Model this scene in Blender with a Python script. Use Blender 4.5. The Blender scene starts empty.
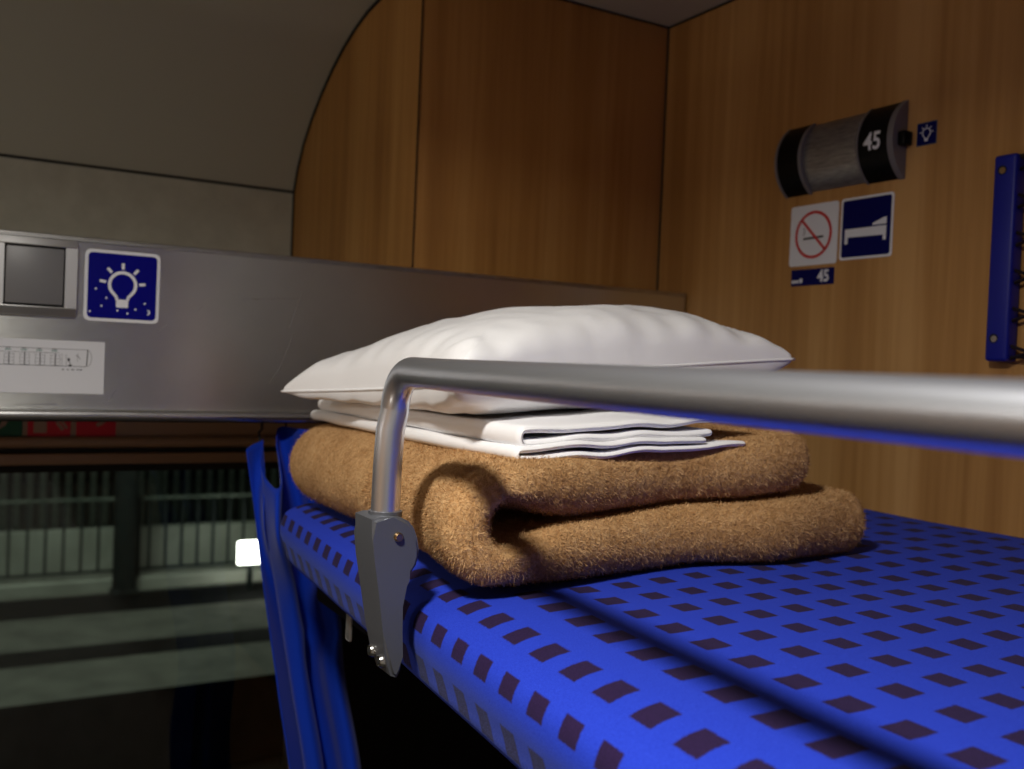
import bpy, bmesh, math, random
import numpy as np
from mathutils import Vector, Matrix, noise as mnoise
random.seed(7)
rng = np.random.default_rng(7)
SC = bpy.context.scene
COL = SC.collection
PI = math.pi

# ------------------------------------------------------------ camera
F_PX = 975.12
cam_d = bpy.data.cameras.new('camera'); cam = bpy.data.objects.new('camera', cam_d); COL.objects.link(cam)
cam_d.sensor_width = 36.0; cam_d.sensor_fit = 'HORIZONTAL'
cam_d.lens = F_PX/1024*36.0
cam_d.clip_start = 0.02; cam_d.clip_end = 200
ROT = Matrix(((0.86561291, -0.02589659, -0.50004365),
              (-0.49897162, 0.03862147, -0.8657573),
              (0.04173259, 0.99891829, 0.02050958)))
cam.matrix_world = ROT.to_4x4()
cam_d.dof.use_dof = True
cam_d.dof.focus_distance = 0.64
cam_d.dof.aperture_fstop = 9.0
SC.camera = cam

# ------------------------------------------------------------ world, lights, exposure
w = bpy.data.worlds.new('night'); SC.world = w; w.use_nodes = True
w.node_tree.nodes['Background'].inputs[0].default_value = (0.10, 0.12, 0.16, 1)
w.node_tree.nodes['Background'].inputs[1].default_value = 0.012
LAMP = (-0.15, 0.18, 0.515)
def area(name, loc, size, power, col, rot=(0, 0, 0), shape='DISK', sy=None):
    l = bpy.data.lights.new(name, 'AREA'); l.shape = shape; l.size = size
    if sy: l.size_y = sy
    l.energy = power; l.color = col
    o = bpy.data.objects.new(name, l); COL.objects.link(o); o.location = loc; o.rotation_euler = rot
    return o
area('ceiling_lamp_light', (LAMP[0], LAMP[1], LAMP[2]-0.012), 0.095, 8.8, (1.0, 0.955, 0.88)).data.spread = math.radians(163)
area('opposite_fill_light', (-0.915, 0.85, 0.278), 0.08, 0.8, (1.0, 0.93, 0.84), rot=(0, -PI/2, 0), shape='RECTANGLE', sy=0.08)  # added fill from the left for the bedding and the cabinet side
area('lower_fill_light', (-0.915, 0.25, -0.85), 0.08, 0.6, (1.0, 0.88, 0.74), rot=(0, -PI/2, 0), shape='RECTANGLE', sy=0.12)  # added low fill to brighten the strip under the shelf
area('station_light', (1.0, 10.5, 2.5), 1.2, 105, (0.86, 1.0, 0.86))
SC.view_settings.view_transform = 'Standard'; SC.view_settings.look = 'None'
SC.view_settings.gamma = 1.0; SC.view_settings.use_curve_mapping = False
SC.view_settings.exposure = 0.35

# ------------------------------------------------------------ materials
def srgb(r, g, b):
    f = lambda c: (c/255/12.92) if c/255 <= 0.04045 else ((c/255+0.055)/1.055)**2.4
    return (f(r), f(g), f(b), 1)
def mat(name, col=(0.5, 0.5, 0.5, 1), rough=0.5, metal=0.0, spec=0.5, **k):
    m = bpy.data.materials.new(name); m.use_nodes = True
    b = m.node_tree.nodes['Principled BSDF']
    b.inputs['Base Color'].default_value = col; b.inputs['Roughness'].default_value = rough
    b.inputs['Metallic'].default_value = metal; b.inputs['Specular IOR Level'].default_value = spec
    for kk, v in k.items(): b.inputs[kk.replace('_', ' ')].default_value = v
    return m
def N(m, t, **k):
    n = m.node_tree.nodes.new(t)
    for a, v in k.items(): setattr(n, a, v)
    return n
def L(m, a, b): m.node_tree.links.new(a, b)
def P(m): return m.node_tree.nodes['Principled BSDF']
def noise_node(m, scale, vec_scale=(1, 1, 1), detail=4, coord='Object', rough=0.55):
    tc = N(m, 'ShaderNodeTexCoord'); mp = N(m, 'ShaderNodeMapping'); mp.inputs['Scale'].default_value = vec_scale
    n = N(m, 'ShaderNodeTexNoise'); n.inputs['Scale'].default_value = scale; n.inputs['Detail'].default_value = detail
    n.inputs['Roughness'].default_value = rough
    L(m, tc.outputs[coord], mp.inputs[0]); L(m, mp.outputs[0], n.inputs['Vector'])
    return n
def ramp(m, src, stops):
    r = N(m, 'ShaderNodeValToRGB'); e = r.color_ramp.elements
    while len(e) < len(stops): e.new(0.5)
    for i, (p, c) in enumerate(stops): e[i].position = p; e[i].color = c
    L(m, src, r.inputs[0]); return r
def bump(m, src, strength, dist):
    b = N(m, 'ShaderNodeBump'); b.inputs['Strength'].default_value = strength; b.inputs['Distance'].default_value = dist
    L(m, src, b.inputs['Height']); L(m, b.outputs[0], P(m).inputs['Normal']); return b

def wood(name, a, b_, c):
    m = mat(name, rough=0.5, spec=0.3)
    n1 = noise_node(m, 9, (1, 1, 0.05), 5); n2 = noise_node(m, 90, (1, 1, 0.03), 3)
    mx = N(m, 'ShaderNodeMath', operation='MULTIPLY_ADD'); L(m, n2.outputs[0], mx.inputs[0]); mx.inputs[1].default_value = 0.35
    L(m, n1.outputs[0], mx.inputs[2])
    r = ramp(m, mx.outputs[0], [(0.50, a), (0.66, b_), (0.82, c)])
    L(m, r.outputs[0], P(m).inputs['Base Color']); return m
M_wood = wood('beech_laminate', srgb(160, 114, 62), srgb(180, 133, 76), srgb(198, 152, 94))
M_wood2 = wood('beech_laminate_cabinet', srgb(162, 112, 56), srgb(184, 132, 70), srgb(202, 152, 88))
M_ceil = mat('grey_ceiling_plastic', srgb(186, 184, 170), 0.75, spec=0.2)
n = noise_node(M_ceil, 400, detail=2); bump(M_ceil, n.outputs[0], 0.1, 0.001)
M_wallgrey = mat('pale_grey_panel', srgb(150, 148, 138), 0.7, spec=0.2)
n = noise_node(M_wallgrey, 30, detail=3)
r = ramp(M_wallgrey, n.outputs[0], [(0.3, srgb(190, 189, 176)), (0.7, srgb(202, 201, 188))]); L(M_wallgrey, r.outputs[0], P(M_wallgrey).inputs[0])
M_beige = mat('beige_window_surround', srgb(150, 122, 98), 0.32, spec=0.5)
n = noise_node(M_beige, 60); bump(M_beige, n.outputs[0], 0.05, 0.001)
M_pale = mat('pale_door_laminate', srgb(205, 203, 196), 0.5)
n = noise_node(M_pale, 60); bump(M_pale, n.outputs[0], 0.05, 0.001)
M_gap = mat('dark_rubber_joint', (0.004, 0.004, 0.004, 1), 0.8)
n = noise_node(M_gap, 90); bump(M_gap, n.outputs[0], 0.1, 0.001)
M_floor = mat('dark_floor_vinyl', srgb(52, 50, 50), 0.6)
n = noise_node(M_floor, 300); r = ramp(M_floor, n.outputs[0], [(0.4, srgb(44, 43, 44)), (0.65, srgb(66, 64, 62))]); L(M_floor, r.outputs[0], P(M_floor).inputs[0])
M_darkpanel = mat('dark_lower_panel', srgb(20, 19, 20), 0.9, spec=0.1)  # near-black, with the shadow below the berth put into the colour
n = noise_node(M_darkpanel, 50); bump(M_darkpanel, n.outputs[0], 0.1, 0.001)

def steel(name, base, rough, stretch, aniso=0.0):
    m = mat(name, base, rough, 1.0)
    n1 = noise_node(m, 26, stretch, 4); n2 = noise_node(m, 5, (1, 1, 1), 5)
    r = ramp(m, n1.outputs[0], [(0.3, (rough-0.06,)*3+(1,)), (0.7, (rough+0.07,)*3+(1,))])
    L(m, r.outputs[0], P(m).inputs['Roughness'])
    cr = ramp(m, n2.outputs[0], [(0.3, tuple(x*0.82 for x in base[:3])+(1,)), (0.7, base)])
    L(m, cr.outputs[0], P(m).inputs['Base Color'])
    bump(m, n1.outputs[0], 0.08, 0.0006)
    if aniso:
        P(m).inputs['Anisotropic'].default_value = aniso
        P(m).inputs['Anisotropic Rotation'].default_value = 0.25
        t = N(m, 'ShaderNodeTangent'); t.direction_type = 'RADIAL'; t.axis = 'Z'
        L(m, t.outputs[0], P(m).inputs['Tangent'])
    return m
M_steel = steel('brushed_stainless_steel', (0.78, 0.79, 0.76, 1), 0.38, (3, 3, 60), 0.84)
M_steellip = steel('rolled_steel_edge', (0.66, 0.66, 0.65, 1), 0.28, (1, 60, 60))
M_rail = mat('satin_aluminium_tube', (0.70, 0.73, 0.80, 1), 0.34, 0.96)
n = noise_node(M_rail, 500, (1, 0.1, 1)); bump(M_rail, n.outputs[0], 0.05, 0.0002)
M_cast = mat('grey_painted_cast_metal', (0.13, 0.137, 0.155, 1), 0.40, 0.5)
n = noise_node(M_cast, 900); bump(M_cast, n.outputs[0], 0.06, 0.0003)
M_chrome = mat('worn_chrome', (0.75, 0.75, 0.73, 1), 0.22, 1.0)
n = noise_node(M_chrome, 300); bump(M_chrome, n.outputs[0], 0.2, 0.0005)
M_brass = mat('brassy_pin', (0.55, 0.36, 0.18, 1), 0.3, 1.0)
n = noise_node(M_brass, 300); bump(M_brass, n.outputs[0], 0.1, 0.0005)
M_satin = mat('satin_lamp_metal', (0.40, 0.39, 0.38, 1), 0.42, 0.85)
n = noise_node(M_satin, 60, (1, 1, 8)); r = ramp(M_satin, n.outputs[0], [(0.3, (0.24, 0.235, 0.23, 1)), (0.7, (0.46, 0.45, 0.44, 1))]); L(M_satin, r.outputs[0], P(M_satin).inputs[0])
def plain(name, col, rough=0.45, spec=0.4, sc=250, st=0.05, metal=0):
    m = mat(name, col, rough, metal, spec); n = noise_node(m, sc); bump(m, n.outputs[0], st, 0.0004); return m
M_black = plain('black_plastic', (0.003, 0.003, 0.003, 1), 0.4, 0.15)
M_lampgrey = plain('lamp_end_grey', srgb(120, 116, 118), 0.5)
M_navy = plain('navy_print', srgb(0, 0, 122), 0.35, 0.15)
M_navyd = plain('dark_navy_print', srgb(0, 4, 84), 0.4, 0.15)
M_white = plain('white_print', srgb(228, 230, 236), 0.45)
M_paper = plain('white_paper', srgb(206, 208, 214), 0.8)
M_ink = plain('grey_ink', srgb(95, 98, 105), 0.8)
M_inkd = plain('dark_ink', srgb(30, 30, 34), 0.8)
M_inkg = plain('green_ink', srgb(60, 120, 110), 0.8)
M_red = plain('red_print', srgb(200, 26, 22), 0.45)
M_redsign = plain('red_safety_sign', srgb(196, 10, 36), 0.4)
M_green = plain('green_safety_sign', srgb(0, 82, 52), 0.4)
M_bluebar = plain('blue_painted_bar', srgb(14, 24, 130), 0.45, 0.4)
M_cord = plain('dark_cord', srgb(30, 16, 24), 0.8)
M_switch = plain('grey_switch_rocker', srgb(108, 108, 110), 0.42, 0.5)
M_swframe = mat('silver_switch_frame', (0.62, 0.62, 0.62, 1), 0.36, 0.9)
n = noise_node(M_swframe, 200); bump(M_swframe, n.outputs[0], 0.05, 0.0005)
M_lens = mat('lit_lamp_lens', (1, 1, 1, 1), 0.4); P(M_lens).inputs['Emission Color'].default_value = (1, 0.93, 0.82, 1); P(M_lens).inputs['Emission Strength'].default_value = 6
n = noise_node(M_lens, 90); bump(M_lens, n.outputs[0], 0.05, 0.001)

# blue patterned upholstery: uv = (column, row); dashes are printed/woven flat colour
M_uph = mat('blue_woven_upholstery', rough=0.9, spec=0.12)
P(M_uph).inputs['Sheen Weight'].default_value = 0.12; P(M_uph).inputs['Sheen Roughness'].default_value = 0.4
P(M_uph).inputs['Sheen Tint'].default_value = (0.4, 0.5, 1, 1)
uv = N(M_uph, 'ShaderNodeUVMap'); uv.uv_map = 'UVMap'
sep = N(M_uph, 'ShaderNodeSeparateXYZ'); L(M_uph, uv.outputs[0], sep.inputs[0])
wob = noise_node(M_uph, 700, detail=2)
def dash(out, half):
    a = N(M_uph, 'ShaderNodeMath', operation='ADD'); a.inputs[1].default_value = 100.5; L(M_uph, out, a.inputs[0])
    f = N(M_uph, 'ShaderNodeMath', operation='FRACT'); L(M_uph, a.outputs[0], f.inputs[0])
    s = N(M_uph, 'ShaderNodeMath', operation='SUBTRACT'); s.inputs[1].default_value = 0.5; L(M_uph, f.outputs[0], s.inputs[0])
    b = N(M_uph, 'ShaderNodeMath', operation='ABSOLUTE'); L(M_uph, s.outputs[0], b.inputs[0])
    w_ = N(M_uph, 'ShaderNodeMath', operation='MULTIPLY_ADD'); L(M_uph, wob.outputs[0], w_.inputs[0]); w_.inputs[1].default_value = 0.05; L(M_uph, b.outputs[0], w_.inputs[2])
    mr = N(M_uph, 'ShaderNodeMapRange'); mr.inputs[1].default_value = half+0.010; mr.inputs[2].default_value = half+0.045
    mr.inputs[3].default_value = 1; mr.inputs[4].default_value = 0; L(M_uph, w_.outputs[0], mr.inputs[0]); return mr.outputs[0]
d1 = dash(sep.outputs[0], 0.235); d2 = dash(sep.outputs[1], 0.25)
mul = N(M_uph, 'ShaderNodeMath', operation='MULTIPLY'); L(M_uph, d1, mul.inputs[0]); L(M_uph, d2, mul.inputs[1])
fn = noise_node(M_uph, 1400, detail=2)
cb = ramp(M_uph, fn.outputs[0], [(0.3, srgb(26, 48, 170)), (0.7, srgb(40, 66, 194))])
cd = ramp(M_uph, fn.outputs[0], [(0.3, srgb(28, 16, 44)), (0.7, srgb(44, 28, 68))])
mx = N(M_uph, 'ShaderNodeMix', data_type='RGBA'); L(M_uph, mul.outputs[0], mx.inputs['Factor']); L(M_uph, cb.outputs[0], mx.inputs['A']); L(M_uph, cd.outputs[0], mx.inputs['B'])
# lint worn onto the lower rounded edge
mr = N(M_uph, 'ShaderNodeMapRange'); mr.inputs[1].default_value = -3.3; mr.inputs[2].default_value = -4.3; mr.inputs[3].default_value = 0; mr.inputs[4].default_value = 0.28
L(M_uph, sep.outputs[0], mr.inputs[0])
ln = noise_node(M_uph, 1100, detail=3); lr = ramp(M_uph, ln.outputs[0], [(0.5, (0, 0, 0, 1)), (0.64, (1, 1, 1, 1))])
lm = N(M_uph, 'ShaderNodeMath', operation='MULTIPLY'); L(M_uph, lr.outputs[0], lm.inputs[0]); L(M_uph, mr.outputs[0], lm.inputs[1])
mx2 = N(M_uph, 'ShaderNodeMix', data_type='RGBA'); L(M_uph, lm.outputs[0], mx2.inputs['Factor']); L(M_uph, mx.outputs['Result'], mx2.inputs['A']); mx2.inputs['B'].default_value = srgb(120, 132, 215)
L(M_uph, mx2.outputs['Result'], P(M_uph).inputs['Base Color'])
bump(M_uph, fn.outputs[0], 0.25, 0.0006)

M_curt = mat('blue_curtain_cloth', srgb(6, 52, 178), 0.8, spec=0.15)
P(M_curt).inputs['Sheen Weight'].default_value = 0.1
n = noise_node(M_curt, 900); bump(M_curt, n.outputs[0], 0.15, 0.0005)
M_linen = mat('white_linen', srgb(246, 246, 248), 0.8, spec=0.15)
n = noise_node(M_linen, 60, detail=5); n2 = noise_node(M_linen, 1800, detail=1)
ad = N(M_linen, 'ShaderNodeMath', operation='MULTIPLY_ADD'); L(M_linen, n2.outputs[0], ad.inputs[0]); ad.inputs[1].default_value = 0.1; L(M_linen, n.outputs[0], ad.inputs[2])
bump(M_linen, ad.outputs[0], 0.25, 0.0015)
M_wool = mat('camel_wool', rough=0.95, spec=0.05)
P(M_wool).inputs['Sheen Weight'].default_value = 0.15; P(M_wool).inputs['Sheen Tint'].default_value = (0.9, 0.75, 0.5, 1)
n = noise_node(M_wool, 260, detail=5, rough=0.7); n2 = noise_node(M_wool, 22, detail=3)
ad = N(M_wool, 'ShaderNodeMath', operation='MULTIPLY_ADD'); L(M_wool, n2.outputs[0], ad.inputs[0]); ad.inputs[1].default_value = 0.5; L(M_wool, n.outputs[0], ad.inputs[2])
r = ramp(M_wool, ad.outputs[0], [(0.50, srgb(150, 108, 66)), (0.72, srgb(190, 146, 96)), (0.95, srgb(214, 174, 124))]); L(M_wool, r.outputs[0], P(M_wool).inputs[0])
bump(M_wool, n.outputs[0], 0.9, 0.003)
M_nap = mat('camel_wool_fibre', srgb(184, 140, 92), 0.9, spec=0.05)
n = noise_node(M_nap, 120); r = ramp(M_nap, n.outputs[0], [(0.35, srgb(166, 122, 76)), (0.65, srgb(220, 180, 130))]); L(M_nap, r.outputs[0], P(M_nap).inputs[0])
M_glass = bpy.data.materials.new('window_glass'); M_glass.use_nodes = True
M_glass.node_tree.nodes.remove(P(M_glass))
fr = N(M_glass, 'ShaderNodeFresnel'); fr.inputs[0].default_value = 1.5
tr = N(M_glass, 'ShaderNodeBsdfTransparent'); tr.inputs[0].default_value = (0.86, 0.88, 0.86, 1)
gl = N(M_glass, 'ShaderNodeBsdfGlossy'); gl.inputs['Roughness'].default_value = 0.02
ms = N(M_glass, 'ShaderNodeMixShader'); L(M_glass, fr.outputs[0], ms.inputs[0]); L(M_glass, tr.outputs[0], ms.inputs[1]); L(M_glass, gl.outputs[0], ms.inputs[2])
L(M_glass, ms.outputs[0], M_glass.node_tree.nodes['Material Output'].inputs[0])
def ground(name, a, b_, sc=3):
    m = mat(name, rough=0.9, spec=0.1); n = noise_node(m, sc, detail=6); r = ramp(m, n.outputs[0], [(0.35, a), (0.65, b_)]); L(m, r.outputs[0], P(m).inputs[0]); return m
M_asph = ground('platform_asphalt', srgb(92, 92, 86), srgb(112, 112, 104))
M_kerb = ground('pale_concrete', srgb(170, 172, 160), srgb(190, 192, 180))
M_conc = ground('pale_wall_concrete', srgb(160, 164, 152), srgb(184, 188, 176), 2)
M_dark = ground('dark_ballast', srgb(14, 14, 14), srgb(26, 26, 25), 6)
M_fence = ground('dark_fence_paint', srgb(40, 46, 46), srgb(56, 62, 60), 8)
M_fencel = ground('pale_fence_paint', srgb(84, 92, 84), srgb(110, 118, 108), 8)
M_lit = mat('reflected_lamp_glow', (1, 1, 1, 1), 0.5); P(M_lit).inputs['Emission Color'].default_value = (1, 1, 0.92, 1); P(M_lit).inputs['Emission Strength'].default_value = 9  # emission stands in for a lamp mirrored in the pane
n = noise_node(M_lit, 4); bump(M_lit, n.outputs[0], 0.05, 0.001)

# ------------------------------------------------------------ helpers
ORG = {}
def link(o, parent=None, loc=None):
    COL.objects.link(o)
    if parent: o.parent = parent
    return o
def tag(o, label=None, cat=None, group=None, kind=None):
    if label: o['label'] = label
    if cat: o['category'] = cat
    if group: o['group'] = group
    if kind: o['kind'] = kind
    return o
def thing(name, loc, label, cat, group=None, kind=None):
    o = bpy.data.objects.new(name, None); o.empty_display_size = 0.02; COL.objects.link(o); o.location = loc
    ORG[o.name] = Vector(loc); return tag(o, label, cat, group, kind)
def mk(name, verts, faces, m, parent=None, smooth=False, uvs=None, origin=None):
    """verts in world coordinates; origin goes to the base of the mesh"""
    V = np.array(verts, float)
    if origin is None:
        lo, hi = V.min(0), V.max(0); origin = ((lo[0]+hi[0])/2, (lo[1]+hi[1])/2, lo[2])
    origin = Vector(origin)
    me = bpy.data.meshes.new(name); me.from_pydata([tuple(v) for v in (V-np.array(origin))], [], [tuple(f) for f in faces])
    me.materials.append(m)
    if smooth: me.polygons.foreach_set('use_smooth', [True]*len(me.polygons))
    if uvs is not None:
        ul = me.uv_layers.new(name='UVMap'); li = np.zeros(len(me.loops), int); me.loops.foreach_get('vertex_index', li)
        ul.data.foreach_set('uv', np.array(uvs, float)[li].ravel())
    me.update()
    o = bpy.data.objects.new(name, me); COL.objects.link(o); ORG[o.name] = origin
    if parent: o.parent = parent; o.location = origin - ORG[parent.name]
    else: o.location = origin
    return o
def bm_mk(name, bm, m, parent=None, smooth=False, origin=None, angle=None):
    bmesh.ops.recalc_face_normals(bm, faces=bm.faces)
    bm.verts.index_update()
    o = mk(name, [v.co[:] for v in bm.verts], [[v.index for v in f.verts] for f in bm.faces], m, parent, smooth, origin=origin)
    bm.free()
    if angle:
        o.data.set_sharp_from_angle(angle=math.radians(angle))
    return o
def bx(bm, lo, hi, bev=0.0, seg=2):
    t = bmesh.new(); bmesh.ops.create_cube(t, size=1)
    for v in t.verts: v.co = Vector([(lo[i]+hi[i])/2+v.co[i]*(hi[i]-lo[i]) for i in range(3)])
    if bev: bmesh.ops.bevel(t, geom=t.edges[:], offset=bev, segments=seg, affect='EDGES', profile=0.5)
    join(bm, t)
def join(bm, t):
    t.verts.index_update(); vs = [bm.verts.new(v.co) for v in t.verts]
    for f in t.faces: bm.faces.new([vs[v.index] for v in f.verts])
    t.free()
def box(name, lo, hi, m, parent=None, bev=0.0, seg=2):
    bm = bmesh.new(); bx(bm, lo, hi, bev, seg); return bm_mk(name, bm, m, parent, smooth=bev > 0, angle=35 if bev else None)
def tube_bm(bm, pts, r, seg=12, closed=False):
    pts = [Vector(p) for p in pts]; n = len(pts); rings = []
    rr = r if hasattr(r, '__len__') else [r]*n
    up = None
    for i, p in enumerate(pts):
        if closed: t = (pts[(i+1) % n]-pts[i-1])
        else: t = pts[min(i+1, n-1)]-pts[max(i-1, 0)]
        t.normalize()
        if up is None:
            up = Vector((0, 0, 1)) if abs(t.z) < 0.9 else Vector((1, 0, 0))
        a = (up - t*up.dot(t)).normalized(); up = a; b = t.cross(a)
        rings.append([bm.verts.new(p+(a*math.cos(2*PI*k/seg)+b*math.sin(2*PI*k/seg))*rr[i]) for k in range(seg)])
    m_ = n if closed else n-1
    for i in range(m_):
        A, B = rings[i], rings[(i+1) % n]
        for k in range(seg): bm.faces.new((A[k], A[(k+1) % seg], B[(k+1) % seg], B[k]))
    if not closed: bm.faces.new(rings[0][::-1]); bm.faces.new(rings[-1])
def tube(name, pts, r, m, parent=None, seg=12, closed=False, angle=40):
    bm = bmesh.new(); tube_bm(bm, pts, r, seg, closed); return bm_mk(name, bm, m, parent, True, angle=angle)
def prism_bm(bm, poly, d, fr):
    """poly: 2-D outline, fr(u,v,w) -> world; w from 0..d"""
    a = [bm.verts.new(fr(u, v, 0)) for u, v in poly]; b = [bm.verts.new(fr(u, v, d)) for u, v in poly]
    n = len(poly); bm.faces.new(a); bm.faces.new(b[::-1])
    for i in range(n): bm.faces.new((a[i], a[(i+1) % n], b[(i+1) % n], b[i]))
def prism(name, polys, d, fr, m, parent=None, w0=0.0):
    bm = bmesh.new()
    for p in polys: prism_bm(bm, p, d, lambda u, v, w: fr(u, v, w+w0))
    return bm_mk(name, bm, m, parent)
def rrect(w_, h, r, cx=0, cy=0, k=5):
    out = []
    for sx, sy, a0 in ((1, 1, 0), (-1, 1, 90), (-1, -1, 180), (1, -1, 270)):
        for i in range(k+1):
            a = math.radians(a0+90*i/k); out.append((cx+sx*(w_/2-r)+r*math.cos(a), cy+sy*(h/2-r)+r*math.sin(a)))
    return out
def seg2(x0, y0, x1, y1, t):
    dx, dy = x1-x0, y1-y0; l = math.hypot(dx, dy); nx, ny = -dy/l*t/2, dx/l*t/2
    return [(x0+nx, y0+ny), (x1+nx, y1+ny), (x1-nx, y1-ny), (x0-nx, y0-ny)]
def strip(pts, t):
    return [seg2(*pts[i], *pts[i+1], t) for i in range(len(pts)-1)]
def arc(cx, cy, r, a0, a1, k=24, ry=None):
    ry = ry or r
    return [(cx+r*math.cos(math.radians(a0+(a1-a0)*i/k)), cy+ry*math.sin(math.radians(a0+(a1-a0)*i/k))) for i in range(k+1)]
def ringpoly(bm, cx, cy, r, t, d, fr, k=40, a0=0, a1=360, ry=None):
    ry = ry or r
    def pt(a, rr, s): return (cx+rr*math.cos(a), cy+(rr*ry/r)*math.sin(a))
    for i in range(k):
        A = math.radians(a0+(a1-a0)*i/k); B = math.radians(a0+(a1-a0)*(i+1)/k)
        prism_bm(bm, [pt(A, r-t/2, 0), pt(A, r+t/2, 0), pt(B, r+t/2, 0), pt(B, r-t/2, 0)], d, fr)
def text_obj(name, s, size, center, fr_cols, m, parent=None, bold=0.0, depth=0.0004, sx=1.0):
    """text as mesh; fr_cols = (origin, u_dir, v_dir, n_dir)"""
    cu = bpy.data.curves.new(name, 'FONT'); cu.body = s; cu.size = size; cu.offset = bold; cu.extrude = depth/2
    cu.align_x = 'CENTER'; cu.align_y = 'CENTER'; cu.resolution_u = 4
    to = bpy.data.objects.new(name+'_tmp', cu); COL.objects.link(to)
    dg = bpy.context.evaluated_depsgraph_get(); me = bpy.data.meshes.new_from_object(to.evaluated_get(dg))
    vs = [v.co.copy() for v in me.vertices]; fs = [list(p.vertices) for p in me.polygons]
    bpy.data.objects.remove(to); bpy.data.curves.remove(cu); bpy.data.meshes.remove(me)
    O, U, V_, Nn = fr_cols
    W = [O+U*((v.x)*sx+center[0])+V_*(v.y+center[1])+Nn*(v.z+depth/2) for v in vs]
    return mk(name, [p[:] for p in W], fs, m, parent)
def nz(x, y, z): return mnoise.noise(Vector((x, y, z)))

XW = 0.948; CZ = 0.53; FZ = -2.05
YP = 1.131; YB = 1.738; YC = 1.203; XS = 0.533; YW = 1.45

# ============================================================ the setting
tag(box('wall_right', (XW, -1.1, FZ), (XW+0.04, YB+0.05, CZ+0.1), M_wood), 'beech laminate partition wall carrying the lamp and the signs', 'wall', kind='structure')
tag(box('wall_left', (-1.0, -1.1, FZ), (-0.96, YB+0.05, CZ+0.1), M_wood), 'opposite beech laminate partition wall', 'wall', kind='structure')
tag(box('wall_back', (-1.0, -1.14, FZ), (XW+0.04, -1.1, CZ+0.1), M_pale), 'corridor side wall behind the viewer', 'wall', kind='structure')
tag(box('floor', (-1.0, -1.14, FZ-0.04), (XW+0.04, YB+0.05, FZ), M_floor), 'dark compartment floor', 'floor', kind='structure')
# ceiling: flat part and coving swept along X (profile in Y-Z)
prof = [(-1.12, CZ), (1.20, CZ), (1.28, CZ), (1.34, 0.5295), (1.40, 0.5235), (1.45, 0.5125), (1.50, 0.496), (1.55, 0.474), (1.60, 0.446), (1.65, 0.411), (1.69, 0.375), (1.72, 0.335), (1.738, 0.295)]
vs = []; fs = []
for x in (-1.0, XW+0.02):
    for (y, z) in prof: vs.append((x, y, z))
    for (y, z) in prof: vs.append((x, y+0.02 if y > 1.3 else y, z+0.03))
n = len(prof)
for i in range(n-1):
    fs.append((i, i+1, 2*n+i+1, 2*n+i)); fs.append((n+i, 2*n+n+i, 2*n+n+i+1, n+i+1))
tag(mk('ceiling', vs, fs, M_ceil, smooth=True), 'grey plastic ceiling curving down in a cove above the luggage shelf', 'ceiling', kind='structure')
tag(box('wall_upper_window', (-1.0, YB, 0.05), (XW, YB+0.03, 0.294), M_wallgrey), 'pale grey wall strip between the ceiling cove and the steel panel', 'wall', kind='structure')
wu = bpy.data.objects['wall_upper_window']
for (x, z) in ((0.413, 0.268), (0.062, 0.272)):
    bm = bmesh.new(); tube_bm(bm, [(x, YB+0.001, z), (x, YB-0.002, z)], 0.008, 16); bm_mk('cover_cap', bm, M_wallgrey, wu)
tag(box('trim_1', (-1.0, YB-0.003, 0.2925), (XS, YB+0.001, 0.2965), M_gap), 'thin dark joint between cove and grey wall strip', 'trim', kind='structure')
# window wall below the shelf
WZT, WZB, WXR, WXL = -0.164, -0.95, 0.472, -0.62
ww = tag(box('wall_window', (-1.0, YW, -0.141), (XW, YW+0.05, 0.05), M_beige), 'beige window wall strip with safety stickers under the steel shelf', 'wall', kind='structure')
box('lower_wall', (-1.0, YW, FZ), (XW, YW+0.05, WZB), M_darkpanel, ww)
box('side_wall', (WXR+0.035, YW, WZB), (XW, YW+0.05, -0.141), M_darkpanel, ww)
box('side_wall', (-1.0, YW, WZB), (WXL-0.03, YW+0.05, -0.141), M_beige, ww)
tag(tube('trim_2', [(-0.95, YW-0.004, -0.1305), (WXR+0.03, YW-0.004, -0.1305)], 0.0075, M_beige, seg=20), 'rounded glossy bead along the top of the window', 'trim', kind='structure')
win = thing('window_1', (0, YW, WZB), 'dark train window looking out on the night platform', 'window', kind='structure')
box('window_frame', (WXL-0.03, YW-0.012, WZT+0.003), (WXR+0.035, YW+0.045, -0.1455), M_beige, win, 0.003)
box('window_frame', (WXR, YW-0.012, WZB), (WXR+0.035, YW+0.045, WZT), M_beige, win, 0.003)
box('window_frame', (WXL-0.03, YW-0.012, WZB), (WXL, YW+0.045, WZT), M_beige, win, 0.003)
box('window_frame', (WXL-0.03, YW-0.02, WZB-0.04), (WXR+0.035, YW+0.045, WZB), M_beige, win, 0.003)
box('rubber_seal', (WXL-0.03, YW-0.006, -0.1455), (WXR+0.035, YW+0.03, -0.1395), M_gap, win)
box('rubber_seal', (WXL, YW+0.0, WZT-0.008), (WXR, YW+0.03, WZT+0.003), M_gap, win)
box('glass_pane', (WXL, YW+0.012, WZB), (WXR, YW+0.0125, WZT), M_glass, win)
# folded berth back; near-black colour puts in the shadow under the upper berth
bb = tag(box('folded_middle_berth', (XW-0.07, -1.0, -1.0), (XW-0.001, 1.05, -0.36), M_darkpanel, bev=0.015), 'folded middle berth against the partition, coloured near-black for the shadow under the bed', 'berth')

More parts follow.
